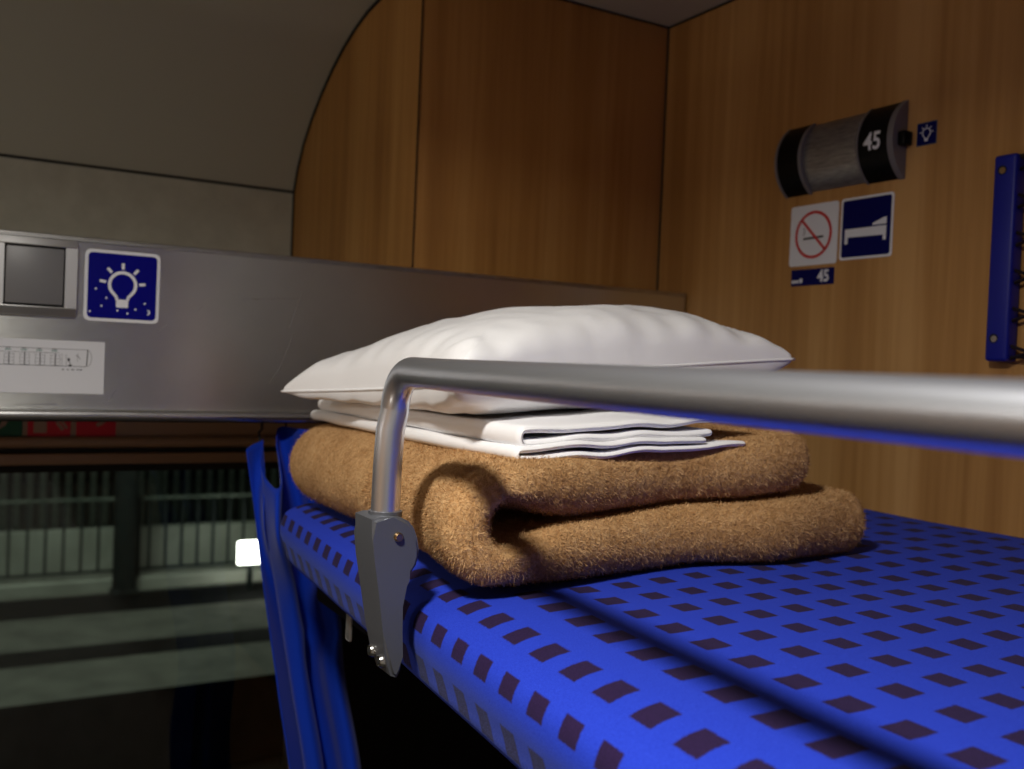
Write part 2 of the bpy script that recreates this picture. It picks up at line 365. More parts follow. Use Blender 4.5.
# ============================================================ corner cabinet
cab = thing('corner_cabinet', ((XS+XW)/2, YC, 0.1), 'beech corner cabinet with a curved side panel above the steel shelf', 'cabinet')
sp = [(YC+0.0015, 0.09)] + [(YC+0.0015, CZ-0.001)] + [(y, z-0.003) for y, z in prof if y > YC+0.01] + [(YB-0.002, 0.09)]
bm = bmesh.new(); prism_bm(bm, sp, 0.018, lambda u, v, w_: (XS+w_, u, v)); bm_mk('side_panel', bm, M_wood2, cab)
box('front_panel', (XS+0.003, YC, 0.09), (XW-0.001, YC+0.018, CZ-0.002), M_wood2, cab, 0.0012)
# dark seal following the arch
tube('arch_seal', [(XS-0.001, y, z-0.002) for y, z in prof if y > 1.19]+[(XS-0.001, YB-0.002, 0.10)], 0.0026, M_gap, cab, 6)
box('edge_joint', (XS-0.0004, YC-0.0008, 0.09), (XS+0.0010, YC+0.0008, CZ-0.002), M_gap, cab)
tube('corner_seal', [(XW-0.001, YC-0.001, 0.11), (XW-0.001, YC-0.001, CZ-0.001)], 0.0015, M_gap, cab, 6)
tag(tube('trim_3', [(XS, YC-0.001, CZ-0.001), (XW, YC-0.001, CZ-0.001), (XW-0.001, -1.0, CZ-0.001)], 0.002, M_gap, None, 6), 'thin dark joint where the wood meets the ceiling', 'trim', kind='structure')

# ============================================================ steel shelf front
sh = thing('luggage_shelf', (0, YP, -0.078), 'stainless steel luggage shelf front running across above the window', 'shelf')
ZT, ZB = 0.116, -0.079
box('front_plate', (-0.95, YP, ZB+0.010), (XW-0.004, YP+0.004, ZT-0.004), M_steel, sh)
pl = [(YP+0.004, ZT-0.006), (YP-0.0005, ZT-0.0052), (YP-0.0024, ZT-0.0044), (YP-0.0012, ZT-0.0004), (YP+0.004, ZT+0.001), (YP+0.10, ZT+0.001), (YP+0.10, ZT-0.003), (YP+0.008, ZT-0.003)]
bm = bmesh.new(); prism_bm(bm, pl, XW-0.004+0.95, lambda u, v, w_: (-0.95+w_, u, v)); bm_mk('top_lip', bm, M_steellip, sh)
pl = [(YP+0.002, ZB+0.0125), (YP-0.003, ZB+0.0120)]+[(YP-0.001+0.006*math.cos(a), ZB+0.006+0.0062*math.sin(a)) for a in np.linspace(math.radians(130), math.radians(270), 9)]+[(YP+0.5, ZB-0.0002), (YP+0.5, ZB+0.004), (YP+0.006, ZB+0.004)]
bm = bmesh.new(); prism_bm(bm, pl, XW-0.004+0.95, lambda u, v, w_: (-0.95+w_, u, v)); bm_mk('bottom_lip', bm, M_steellip, sh, True, angle=40)
box('shelf_deck', (-0.95, YP+0.1, ZT-0.006), (XW-0.004, YB-0.001, ZT-0.003), M_steel, sh)
# a few thin scratches scored in the plate
bm = bmesh.new()
for (x0, z0, x1, z1) in ((0.335, -0.02, 0.352, 0.025), (0.325, -0.035, 0.332, -0.022), (0.15, -0.058, 0.158, -0.045), (0.29, 0.062, 0.36, 0.068), (0.345, 0.03, 0.36, 0.075), (0.198, 0.018, 0.21, 0.03), (0.24, 0.045, 0.246, 0.052), (0.06, -0.063, 0.10, -0.062)):
    prism_bm(bm, seg2(x0, z0, x1, z1, 0.0006), 0.0002, lambda u, v, w_: (u, YP-0.0002+w_*0.5, v))
bm_mk('scratches', bm, M_steellip, sh)['kind'] = 'stuff'

# light switch
sw = thing('light_switch', (0.074, YP, 0.03), 'grey rocker light switch in a silver frame on the steel shelf', 'switch')
bm = bmesh.new()
x0, x1, z0, z1 = 0.034, 0.114, 0.0305, 0.1105
D = 0.012
bx(bm, (x0, YP-D, z1-0.0085), (x1, YP-0.0001, z1), 0.0012)
bx(bm, (x0, YP-D, z0), (x1, YP-0.0001, z0+0.0095), 0.0012)
bx(bm, (x0, YP-D+0.001, z0+0.008), (x0+0.0115, YP-0.0001, z1-0.007))
bx(bm, (x1-0.0115, YP-D+0.001, z0+0.008), (x1, YP-0.0001, z1-0.007))
for v in bm.verts:
    if v.co.y < YP-D+0.004 and v.co.z > z1-0.003: v.co.y += 0.0022
    if v.co.y < YP-D+0.004 and v.co.z < z0+0.003: v.co.y += 0.0065
bm_mk('switch_frame', bm, M_swframe, sw, True, angle=35)
box('switch_backing', (x0+0.009, YP-0.003, z0+0.008), (x1-0.009, YP-0.0002, z1-0.007), M_gap, sw)
bm = bmesh.new(); bx(bm, (x0+0.013, YP-D-0.003, z0+0.0115), (x1-0.013, YP-0.003, z1-0.0105), 0.0012)
for v in bm.verts:
    if v.co.y < YP-0.008 and v.co.z < 0.07: v.co.y += 0.004
bm_mk('rocker', bm, M_switch, sw, True, angle=35)

# framed sticker on a plane: frame functions
def fr_shelf(cx, cz, y=YP):
    def f(u, v, w_): return (cx+u, y-0.0001-w_, cz+v)
    return f, (Vector((cx, y-0.0001, cz)), Vector((1, 0, 0)), Vector((0, 0, 1)), Vector((0, -1, 0)))
def fr_wall(cy, cz, x=XW):
    def f(u, v, w_): return (x-0.0001-w_, cy-u, cz+v)
    return f, (Vector((x-0.0001, cy, cz)), Vector((0, -1, 0)), Vector((0, 0, 1)), Vector((-1, 0, 0)))
def bulb(prefix, f, s, parent, m, stars=True):
    bm = bmesh.new(); W0 = 0.0007
    g = lambda u, v, w_: f(u*s*1.2, (v*1.2-0.09)*s, w_+W0)
    g0 = lambda u, v, w_: f(u*s, v*s, w_+W0)
    ringpoly(bm, 0.0, 0.095, 0.145, 0.036, 0.0003, g, 36, -50, 230)
    for q in strip([(-0.095, -0.018), (-0.062, -0.052), (-0.062, -0.085)], 0.034)+strip([(0.095, -0.018), (0.062, -0.052), (0.062, -0.085)], 0.034): prism_bm(bm, q, 0.0003, g)
    prism_bm(bm, rrect(0.135, 0.095, 0.015, 0.0, -0.125), 0.0003, g)
    for a in (5, 48, 90, 132, 172):
        c, s_ = math.cos(math.radians(a)), math.sin(math.radians(a))
        prism_bm(bm, seg2(c*0.185, 0.095+s_*0.185, c*0.255, 0.095+s_*0.255, 0.032), 0.0003, g)
    if stars:
        for (u, v) in ((-0.35, -0.05), (-0.27, -0.285), (-0.42, -0.37), (-0.06, -0.34), (0.075, -0.375), (0.18, -0.31), (0.305, -0.22), (-0.21, -0.17)):
            prism_bm(bm, rrect(0.026, 0.026, 0.01, u, v, 2), 0.0003, g0)
        prism_bm(bm, arc(0.345, -0.345, 0.036, -100, 100, 10)+arc(0.331, -0.345, 0.028, 70, -70, 8), 0.0003, g0)
    return bm_mk(prefix, bm, m, parent)
f, fc = fr_shelf(0.1605, 0.0665)
st = thing('light_sticker', (0.1605, YP, 0.029), 'large blue square sticker with a white light bulb and stars beside the switch', 'sticker')
prism('sticker_border', [rrect(0.0765, 0.0765, 0.006)], 0.0004, f, M_white, st)
prism('sticker_field', [rrect(0.0700, 0.0700, 0.0045)], 0.0003, f, M_navy, st, 0.0004)
bulb('bulb_symbol', f, 0.0765, st, M_white)
# carriage plan paper
f, fc = fr_shelf(0.0, 0.0)
pp = thing('carriage_plan', (0.05, YP, -0.05), 'white paper strip with a small floor plan of the carriage taped below the switch', 'paper')
prism('paper_sheet', [[(-0.09, -0.0505), (0.1447, -0.0505), (0.1447, 0.0055), (-0.09, 0.0055)]], 0.0003, f, M_paper, pp)
polys = []; dk = []; gr = []
zt, zb, xr = -0.0035, -0.0215, 0.128
polys += strip([(-0.085, zt), (xr, zt)], 0.0005)+strip([(-0.085, zb), (xr-0.002, zb)], 0.0006)+strip([(-0.085, zt-0.0045), (0.10, zt-0.0045)], 0.0004)
for k in range(14):
    x = 0.0965-0.0145*k
    if x < -0.085: break
    dk += strip([(x, zt-0.0045), (x, zb)], 0.0008)
    for j in range(4):
        z = zt-0.007-0.0035*j; polys += strip([(x-0.0045, z), (x+0.0045, z)], 0.0003)
    polys += strip([(x-0.0045, zt-0.006), (x-0.0045, zb+0.001)], 0.0003)+strip([(x+0.0045, zt-0.006), (x+0.0045, zb+0.001)], 0.0003)
    dk += strip([(x-0.003, zt-0.0003), (x+0.001, zt-0.0003)], 0.0008); gr += strip([(x-0.004, zt-0.0022), (x+0.002, zt-0.0022)], 0.0009)
dk += strip([(xr, zt), (xr-0.001, zb)], 0.0009); polys += strip(arc(xr, (zt+zb)/2, 0.0038, -85, 85, 10, 0.0085), 0.0004)
polys += strip([(0.118, -0.0075), (0.118, -0.0165)], 0.0004)+strip(arc(0.116, -0.0145, 0.0045, 90, 10, 6), 0.0005)+strip([(0.103, zt-0.0045), (0.103, zb)], 0.0003)+strip([(0.107, -0.009), (0.107, zb)], 0.0003)
dk += [rrect(0.0022, 0.0034, 0.0008, 0.1095, -0.0145), rrect(0.0034, 0.0014, 0.0005, 0.111, -0.0205)]+strip([(0.110, -0.016), (0.112, -0.021)], 0.0006)
prism('plan_lines', polys, 0.00015, f, M_ink, pp, 0.0003); prism('plan_walls', dk, 0.00015, f, M_inkd, pp, 0.00032); prism('plan_windows', gr, 0.00015, f, M_inkg, pp, 0.0003)
# tiny unreadable caption dashes beneath the plan
prism('plan_caption', [seg2(x, -0.0250, x+l, -0.0250, 0.0011) for x, l in ((0.103, 0.0025), (0.108, 0.0018), (0.112, 0.0032), (0.1175, 0.0022), (0.1203, 0.0026))], 0.00015, f, M_ink, pp, 0.0003)

# safety stickers on the window wall
def safety(name, x0, x1, m, label, glyph):
    f, fc = fr_shelf(0, 0, YW)
    o = thing(name, ((x0+x1)/2, YW, -0.1235), label, 'sticker')
    prism('sticker_field', [rrect(x1-x0, 0.055, 0.002, (x0+x1)/2, -0.096)], 0.0006, f, m, o)
    prism('symbol', glyph, 0.0003, f, M_beige, o, 0.0006)
safety('safety_sticker', 0.03, 0.0865, M_green, 'dark green safety sticker under the steel shelf at far left', strip([(0.05, -0.112), (0.062, -0.109), (0.075, -0.09)], 0.006))
safety('safety_sticker', 0.0925, 0.1455, M_redsign, 'red safety sticker with a pale rectangle and a hand, next to the green one',
       [rrect(0.016, 0.04, 0.001, 0.108, -0.0985)]+strip([(0.127, -0.088), (0.135, -0.100)], 0.005)+strip([(0.128, -0.103), (0.136, -0.1145)], 0.0045)+strip([(0.129, -0.095), (0.141, -0.112)], 0.0035))
safety('safety_sticker', 0.1525, 0.203, M_redsign, 'right red safety sticker with a small pale stroke, nearest the curtain', strip([(0.178, -0.108), (0.186, -0.104), (0.193, -0.092)], 0.005))

# ============================================================ wall signs
f, fc = fr_wall(0.890, 0.1810)
o = thing('no_smoking_sign', (XW, 0.890, 0.143), 'white no smoking sign with a red struck ring below the lamp', 'sign')
prism('sign_plate', [rrect(0.0785, 0.0775, 0.004)], 0.0008, f, M_white, o)
bm = bmesh.new(); ringpoly(bm, 0, 0, 0.0285, 0.0036, 0.0003, lambda u, v, w_: f(u, v, w_+0.0009), 44)
prism_bm(bm, seg2(-0.0202, 0.0202, 0.0202, -0.0202, 0.0034), 0.0003, lambda u, v, w_: f(u, v, w_+0.0009)); bm_mk('red_ring', bm, M_red, o)
prism('cigarette', strip([(-0.0165, -0.0045), (0.0165, -0.0035)], 0.0026), 0.0002, f, M_inkd, o, 0.0008)
prism('smoke', strip([(-0.0165, 0.000), (-0.0145, 0.005), (-0.0165, 0.010)], 0.0012), 0.0002, f, M_ink, o, 0.0008)
f, fc = fr_wall(0.8080, 0.1825)
o = thing('berth_sign', (XW, 0.808, 0.145), 'navy sign with a white bed symbol beside the no smoking sign', 'sign')
prism('sign_border', [rrect(0.0775, 0.0755, 0.004)], 0.0006, f, M_white, o)
prism('sign_field', [rrect(0.0715, 0.0695, 0.003)], 0.0003, f, M_navyd, o, 0.0006)
prism('bed_symbol', [[(-0.031, -0.0005), (0.030, -0.0005), (0.030, -0.0175), (0.0255, -0.0175), (0.0255, -0.0115), (-0.0265, -0.0105), (-0.0265, -0.0185), (-0.031, -0.0185)],
                     [(0.010, 0.0012), (0.030, 0.0012), (0.030, 0.0095), (0.025, 0.0088), (0.010, 0.0035)]], 0.0003, f, M_white, o, 0.0009)
f, fc = fr_wall(0.889, 0.1272)
o = thing('berth_number_sign', (XW, 0.889, 0.117), 'small dark blue number plate 45 under the no smoking sign', 'sign')
prism('plate', [rrect(0.071, 0.021, 0.001)], 0.0006, f, M_navyd, o)
O, U, V_, Nn = fc
text_obj('number', '45', 0.0205, (0.0185, -0.0002), (O+Nn*0.0006, U, V_, Nn), M_white, o, bold=0.0006, sx=0.92)
prism('tiny_wording', [rrect(0.0036, 0.0040, 0.0012, -0.0325+0.0042*i, -0.0050) for i in range(3)]+[rrect(0.0052, 0.0062, 0.002, -0.0185, -0.0040)], 0.0003, f, M_white, o, 0.0006)
f, fc = fr_wall(0.7297, 0.2798)
o = thing('lamp_sticker', (XW, 0.7297, 0.267), 'tiny navy bulb sticker to the right of the reading lamp', 'sticker')
prism('sticker_border', [rrect(0.0265, 0.0265, 0.001)], 0.0003, f, M_ink, o)
prism('sticker_field', [rrect(0.0245, 0.0245, 0.001)], 0.0003, f, M_navyd, o, 0.0003)
bulb('bulb_symbol', f, 0.029, o, M_white, False)

# ============================================================ reading lamp (cylinder segment along Y)
def lamp_ring(y0, y1, sag, half, zc, m, name, parent, x_back=XW-0.0005, seg=24):
    R_ = (half*half+sag*sag)/(2*sag); a = math.asin(min(1, half/R_))
    out = [(x_back-(R_*math.cos(t)-(R_-sag)), zc+R_*math.sin(t)) for t in np.linspace(-a, a, seg+1)]
    poly = [(x_back, zc-half)] + out + [(x_back, zc+half)]
    bm = bmesh.new(); prism_bm(bm, poly, y1-y0, lambda u, v, w_: (u, y0+w_, v)); bmesh.ops.remove_doubles(bm, verts=bm.verts, dist=1e-6)
    return bm_mk(name, bm, m, parent, True, angle=30)
zc = 0.278
rl = thing('reading_lamp', (XW, 0.848, 0.233), 'half round metal and black reading lamp numbered 45 on the wall', 'lamp')
lamp_ring(0.759, 0.943, 0.0185, 0.0425, zc, M_satin, 'lamp_shade', rl)
lamp_ring(0.895, 0.900, 0.0245, 0.0455, zc, M_lampgrey, 'shade_rim', rl)
lamp_ring(0.900, 0.936, 0.0233, 0.0445, zc, M_black, 'left_band', rl)
lamp_ring(0.936, 0.940, 0.0245, 0.0455, zc, M_lampgrey, 'shade_rim', rl)
lamp_ring(0.806, 0.809, 0.0245, 0.0455, zc, M_lampgrey, 'shade_rim', rl)
lamp_ring(0.764, 0.806, 0.0233, 0.0445, zc, M_black, 'right_band', rl)
lamp_ring(0.756, 0.764, 0.0245, 0.0455, zc, M_lampgrey, 'end_cap', rl)
box('lamp_switch', (XW-0.016, 0.747, zc-0.009), (XW-0.002, 0.7565, zc+0.007), M_black, rl, 0.0015)
# number wrapped onto the black band
cu_R = (0.0445**2+0.0233**2)/(2*0.0233)
t_ = text_obj('number', '45', 0.0285, (0, 0), (Vector((0, 0, 0)), Vector((0, -1, 0)), Vector((0, 0, 1)), Vector((-1, 0, 0))), M_white, rl, bold=0.0006, sx=0.86)
t_.location = (0, 0, 0)
bmt = bmesh.new(); bmt.from_mesh(t_.data)
co = np.array([v.co[:] for v in bmt.verts]); mid = (co.max(0)+co.min(0))/2
for v in bmt.verts:
    zz = v.co.z-mid[2]+0.0; yy = v.co.y-mid[1]; dd = -(v.co.x-mid[0])
    a = zz/cu_R; rr = cu_R+0.0003+dd
    v.co = Vector((XW-0.0005-(rr*math.cos(a)-(cu_R-0.0233)), 0.786+yy, zc+rr*math.sin(a))) - ORG[rl.name]
bmt.to_mesh(t_.data); bmt.free()

# unseen lamp bodies added for the two fill lights on the opposite partition
for (yy_, zz_, lab) in ((0.85, 0.278, 'added lamp body for the fill light high on the opposite partition'), (0.25, -0.85, 'added lamp body for the fill light low on the opposite partition')):
    o = thing('reading_lamp', (-0.96, yy_, zz_-0.045), lab, 'lamp')  # added fill fixture, unlike the real wall lamp of this name
    box('lamp_base', (-0.959, yy_-0.09, zz_-0.045), (-0.935, yy_+0.09, zz_+0.045), M_satin, o, 0.006)
    box('lamp_lens', (-0.935, yy_-0.05, zz_-0.035), (-0.925, yy_+0.05, zz_+0.035), M_lens, o, 0.003)

# ============================================================ net pocket
net = thing('net_pocket', (XW, 0.62, 0.02), 'wall net pocket with a bright blue upright bar and dark cords', 'net')
def bar(y, nm='bar'):
    bm = bmesh.new(); bx(bm, (XW-0.019, y-0.0125, 0.024), (XW-0.0005, y+0.0125, 0.236), 0.0035, 3); return bm_mk(nm, bm, M_bluebar, net, True, angle=50)
bar(0.6205); bar(0.18)
for z in (0.220, 0.0475):
    bm = bmesh.new(); tube_bm(bm, [(XW-0.0185, 0.623, z), (XW-0.0196, 0.623, z)], 0.0048, 16); sc_ = bm_mk('screw', bm, M_gap, net)
    bm = bmesh.new(); tube_bm(bm, [(XW-0.0188, 0.622, z-0.0006), (XW-0.0203, 0.622, z-0.0006)], 0.0034, 14); bm_mk('screw_head', bm, M_brass if z > .1 else M_chrome, sc_)
bm = bmesh.new()
zs = [0.0335+0.0385*k for k in range(6)]
xn = XW-0.012
for k, z in enumerate(zs):
    for s in (-1, 1):
        pts = [(xn, 0.612, z+s*0.0075)]
        y = 0.588; q = 0
        while y > 0.2:
            pts.append((xn-0.01*math.sin(q), y, z+(0 if q % 2 == 0 else s*0.0175))); y -= 0.028; q += 1
        pts.append((xn, 0.186, z)); tube_bm(bm, pts, 0.0019, 6)
for z in (0.0285, 0.2335): tube_bm(bm, [(xn, 0.612, z), (xn, 0.186, z)], 0.0016, 6)
bm_mk('netting', bm, M_cord, net, True)

# ============================================================ berth: frame and mattress
bf = thing('upper_berth', (0.6, 0.0, -0.27), 'dark base of the upper berth under the blue mattress', 'berth')
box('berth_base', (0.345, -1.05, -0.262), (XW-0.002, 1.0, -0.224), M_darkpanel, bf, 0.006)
box('underside_bracket', (0.302, 0.782, -0.243), (0.3045, 0.793, -0.215), M_swframe, bf, 0.002)

kn_c = np.array([-5.2, -4.7, -4.35, -4, -3.5, -3, -2.5, -2, -1, 0, 1, 2, 3, 4, 5, 6, 7, 8, 9, 10, 11, 12, 13, 14, 14.6])
kn_x = np.array([.300, .272, .2585, .2535, .2485, .2505, .261, .279, .3235, .3665, .4045, .441, .477, .5135, .5505, .589, .628, .6685, .7105, .754, .799, .846, .888, .926, .9465])
kn_z = np.array([-.2225, -.2205, -.2125, -.199, -.182, -.168, -.1595, -.1545, -.1505, -.150, -.150, -.150, -.150, -.150, -.150, -.150, -.150, -.150, -.150, -.150, -.150, -.150, -.150, -.151, -.155])
kn_s = np.array([.07, .08, .08, .08, .08, .08, .072, .066, .060, .048, .038, .028, .018, .01, .005, 0, 0, 0, 0, 0, 0, 0, 0, 0, 0])
def cubic(xq, x, y):
    d = np.gradient(y, x); i = np.clip(np.searchsorted(x, xq)-1, 0, len(x)-2); h = x[i+1]-x[i]; t = (xq-x[i])/h
    return (2*t**3-3*t**2+1)*y[i]+(t**3-2*t**2+t)*h*d[i]+(-2*t**3+3*t**2)*y[i+1]+(t**3-t**2)*h*d[i+1]
def matt(c, y):
    x = cubic(c, kn_c, kn_x)+np.interp(c, kn_c, kn_s)*(np.clip(y, -0.3, 1.1)-0.35); z = cubic(c, kn_c, kn_z)
    return x, z
cs = np.concatenate([np.arange(-5.2, 0, 0.12), np.arange(0, 14.6, 0.35), [14.6]]); ys = np.concatenate([np.linspace(-1.0, 0.1, 30), np.linspace(0.12, 0.96, 70), np.linspace(0.965, 1.005, 12)])
vs = []; uvs = []; fs = []
for y in ys:
    X_, Z_ = matt(cs, y)
    e = max(0.0, (y-0.975)/0.03)                      # rounded far end
    dz = 0.022*(1-math.sqrt(max(0, 1-min(e, 1)**2)))
    for c, x, z in zip(cs, X_, Z_):
        z2 = z-dz*(1 if z > -.19 else -0.3)+0.0012*nz(x*9, y*9, 1.3); x2 = min(x+(dz*0.9 if c < -2 else 0), XW-0.0008)
        vs.append((x2, y, z2)); uvs.append((c, (y-0.075*(x-0.367)-0.34-float(np.interp(c, [-3, -2, -1, 0], [0.005, 0.009, 0.004, 0])))/0.0333))
nc = len(cs)
for j in range(len(ys)-1):
    for i in range(nc-1): a = j*nc+i; fs.append((a, a+1, a+nc+1, a+nc))
# end caps and flat underside
nv = len(vs)
for j in (0, len(ys)-1):
    row = [j*nc+i for i in range(nc)]
    fs.append(tuple(row) if j == 0 else tuple(row[::-1]))
mt = tag(mk('mattress', vs, fs, M_uph, uvs=uvs, smooth=True), 'bright blue berth mattress with rows of dark dashes', 'mattress')
mt.data.set_sharp_from_angle(angle=math.radians(60))

# ============================================================ guard rail
rail = thing('guard_rail', (0.245, 0.577, -0.198), 'bent grey metal guard rail on the front edge of the berth', 'rail')
rx = lambda y: 0.2085+0.0695*y
RZ = -0.0072; TR = 0.00925
RY0 = 0.577
pts = [(0.2435, RY0, -0.118), (0.2440, RY0, -0.07), (0.2450, RY0, -0.045)]
cr = 0.026
for a in np.linspace(0, PI/2, 12)[0:]:
    y = RY0-cr+cr*math.cos(a); z = RZ-cr+cr*math.sin(a); pts.append((rx(y)-0.0015*math.cos(a)+0.0005, y, z))
for y in np.linspace(0.50, -0.30, 14): pts.append((rx(y), y, RZ-0.0004))
for a in np.linspace(0, PI/2, 8)[1:]: pts.append((rx(-0.33), -0.32-cr*math.sin(a), RZ-cr+cr*math.cos(a)))
pts += [(rx(-0.33), -0.346, -0.07), (rx(-0.33), -0.346, -0.12)]
tube('rail_tube', pts, TR, M_rail, rail, 32, angle=60)
def bracket(yf, dx, nm='bracket'):
    prof_ = [(.2288, -.0995), (.2293, -.112), (.2308, -.125), (.2345, -.1457), (.2382, -.1704), (.2406, -.1856), (.2454, -.199), (.2495, -.2005), (.2518, -.196), (.2524, -.1869), (.2514, -.171), (.2510, -.1553), (.2510, -.142), (.2530, -.1378), (.2568, -.1340), (.2596, -.1300), (.2612, -.1245), (.2612, -.1190), (.2598, -.1120), (.2572, -.1058), (.2535, -.1015), (.2484, -.0990), (.2420, -.0982), (.2340, -.0982)]
    bm = bmesh.new(); prism_bm(bm, prof_, 0.033, lambda u, v, w_: (u+dx, yf+w_, v))
    bmesh.ops.bevel(bm, geom=[e for e in bm.edges if abs(e.verts[0].co.y-e.verts[1].co.y) < 1e-6], offset=0.0022, segments=3, affect='EDGES')
    for v in bm.verts:                       # back leans in toward the foot
        if v.co.y > yf+0.02: v.co.y -= max(0, (-.14-v.co.z))*0.10
    return bm_mk(nm, bm, M_cast, rail, True, angle=40)
br = bracket(0.560, 0)
def cyl(name, p, q, r, m, parent, seg=18):
    bm = bmesh.new(); tube_bm(bm, [p, Vector(p).lerp(Vector(q), 0.7), q], [r, r, r*0.75], seg); return bm_mk(name, bm, m, parent, True, angle=50)
cyl('pin', (0.2458, 0.5605, -0.1108), (0.2458, 0.5575, -0.1108), 0.0030, M_brass, br)
for (y, z) in ((0.5835, -0.1880), (0.5695, -0.1910)):
    xs = 0.2415 + (0.0008 if y < 0.575 else 0)
    s_ = cyl('screw', (xs+0.004, y, z), (xs-0.0026, y, z), 0.0044, M_chrome, br)
    bm = bmesh.new(); tube_bm(bm, [(xs-0.0022, y, z), (xs-0.0030, y, z)], 0.0018, 6); bm_mk('screw_socket', bm, M_gap, s_)
tube('post_collar', [(0.2437, RY0, -0.1000), (0.2437, RY0, -0.0965)], 0.0108, M_cast, rail, 28)
bracket(-0.362, rx(-0.33)-0.244)

# ============================================================ folded cloth helper (C-shaped fold swept along Y)
def cfold(name, x_l, x_lo, x_up, y0, y1, zb, T, gap, m, parent=None, tilt=0.0, amp=0.0, ffreq=20, cap=0.02, fold_front=0.0, seed=0.0, ny=60, nx=50, cavity=0.0, droop=0.0, yfun=None, wavy=0.0, yend_up=None):
    """lower layer x_lo -> fold at x_l -> upper layer to x_up. T = layer thickness."""
    h = T/2; rad = h+gap/2
    path = []                                   # centre line: (x, z, tangent angle, kind t 0..1)
    cxf = x_l+rad+h
    zl = zb+h; zu = zl+2*rad
    for x in np.linspace(x_lo-h*0.6, cxf, nx): path.append([x, zl, 0])
    na = 18
    for a in np.linspace(0, PI, na)[1:-1]: path.append([cxf-rad*math.sin(a), zl+rad-rad*math.cos(a), 1])
    for x in np.linspace(cxf, x_up-h*0.6, nx): path.append([x, zu, 2])
    Pn = np.array(path)
    tan = np.gradient(Pn[:, :2], axis=0); tan /= np.linalg.norm(tan, axis=1)[:, None]; nor = np.stack([-tan[:, 1], tan[:, 0]], 1)
    npth = len(Pn)
    # closed loop across thickness: outer side then rounded tip then inner side then tip
    loop = []                                   # (path idx, offset -1..1, extension)
    for i in range(npth): loop.append((i, -1, 0))
    for a in np.linspace(-PI/2, PI/2, 7)[1:-1]: loop.append((npth-1, math.sin(a), math.cos(a)))
    for i in range(npth-1, -1, -1): loop.append((i, 1, 0))
    for a in np.linspace(PI/2, -PI/2, 7)[1:-1]: loop.append((0, math.sin(a), -math.cos(a)))
    nl = len(loop); V = []; F = []
    yy = 0.5-0.5*np.cos(np.linspace(0, PI, ny))   # dense at ends
    for j, t in enumerate(yy):
        for (i, s, ex) in loop:
            x, z, kd = Pn[i]; kf = math.exp(-((x-cxf)/(rad*2.2))**2) if kd != 1 else 1.0
            ya = y0-fold_front*kf; yb = y1
            if yfun: ya += yfun(x, kd)
            y = ya+(yb-ya)*t
            e0 = max(0, 1-(y-ya)/cap); e1 = max(0, 1-(yb-y)/cap); e = max(e0, e1)
            sc = math.sqrt(max(0.0, 1-e**2.2)); sc = max(sc, 0.06)
            cav = 0.0
            if cavity and kd != 0:
                cav = 0.0
            hh = h*sc*(1+amp*6*nz(x*14+seed, y*14, z*14))
            if cavity and s < 0:
                hh *= 1-cavity*math.exp(-((x-(cxf+0.004))/0.024)**2)*math.exp(-((y-ya)/0.06)**2)
            px = x+nor[i, 0]*s*hh+tan[i, 0]*ex*hh; pz = z+nor[i, 1]*s*hh+tan[i, 1]*ex*hh+cav
            if wavy: pz += wavy*nz(x*26+seed*3, y*7, z*60)*math.exp(-((y-ya)/0.05)**2)
            d = amp*nz(px*ffreq+seed, y*ffreq, pz*ffreq+seed)
            pz += d+tilt*(px-x_l)*(max(0, min(1, (pz-zb)/(2*T+gap))) if cavity else 1)-droop*max(0, (y-y0)/(y1-y0)); px += d*0.5
            if cavity:
                kx = kf*math.exp(-((y-ya)/0.10)**2); px -= 0.027*kx; pz += 0.004*kx
            V.append((px, y+0.5*d, pz))
    for j in range(ny-1):
        for k in range(nl):
            a = j*nl+k; b = j*nl+(k+1) % nl; F.append((a, b, b+nl, a+nl))
    for j, rev in ((0, False), (ny-1, True)):     # close ends (outer-inner pairs)
        for i in range(npth-1):
            q = [j*nl+i, j*nl+i+1]; inner = lambda ii: j*nl+npth+5+(npth-1-ii)
            F.append((q[0], q[1], inner(i+1), inner(i)))
    return mk(name, V, F, m, parent, smooth=True)

# blanket
bl = cfold('wool_blanket', 0.299, 0.679, 0.606, 0.556, 0.975, -0.1475, 0.0362, 0.003, M_wool, tilt=0.088, amp=0.0026, ffreq=15, cap=0.020,
           fold_front=0.020, seed=3.1, ny=110, nx=80, cavity=0.72, yfun=lambda x, kd: (0.008 if kd == 2 else 0.0)+0.006*math.sin(x*30))
tag(bl, 'thick folded camel brown wool blanket at the bottom of the stack', 'blanket')
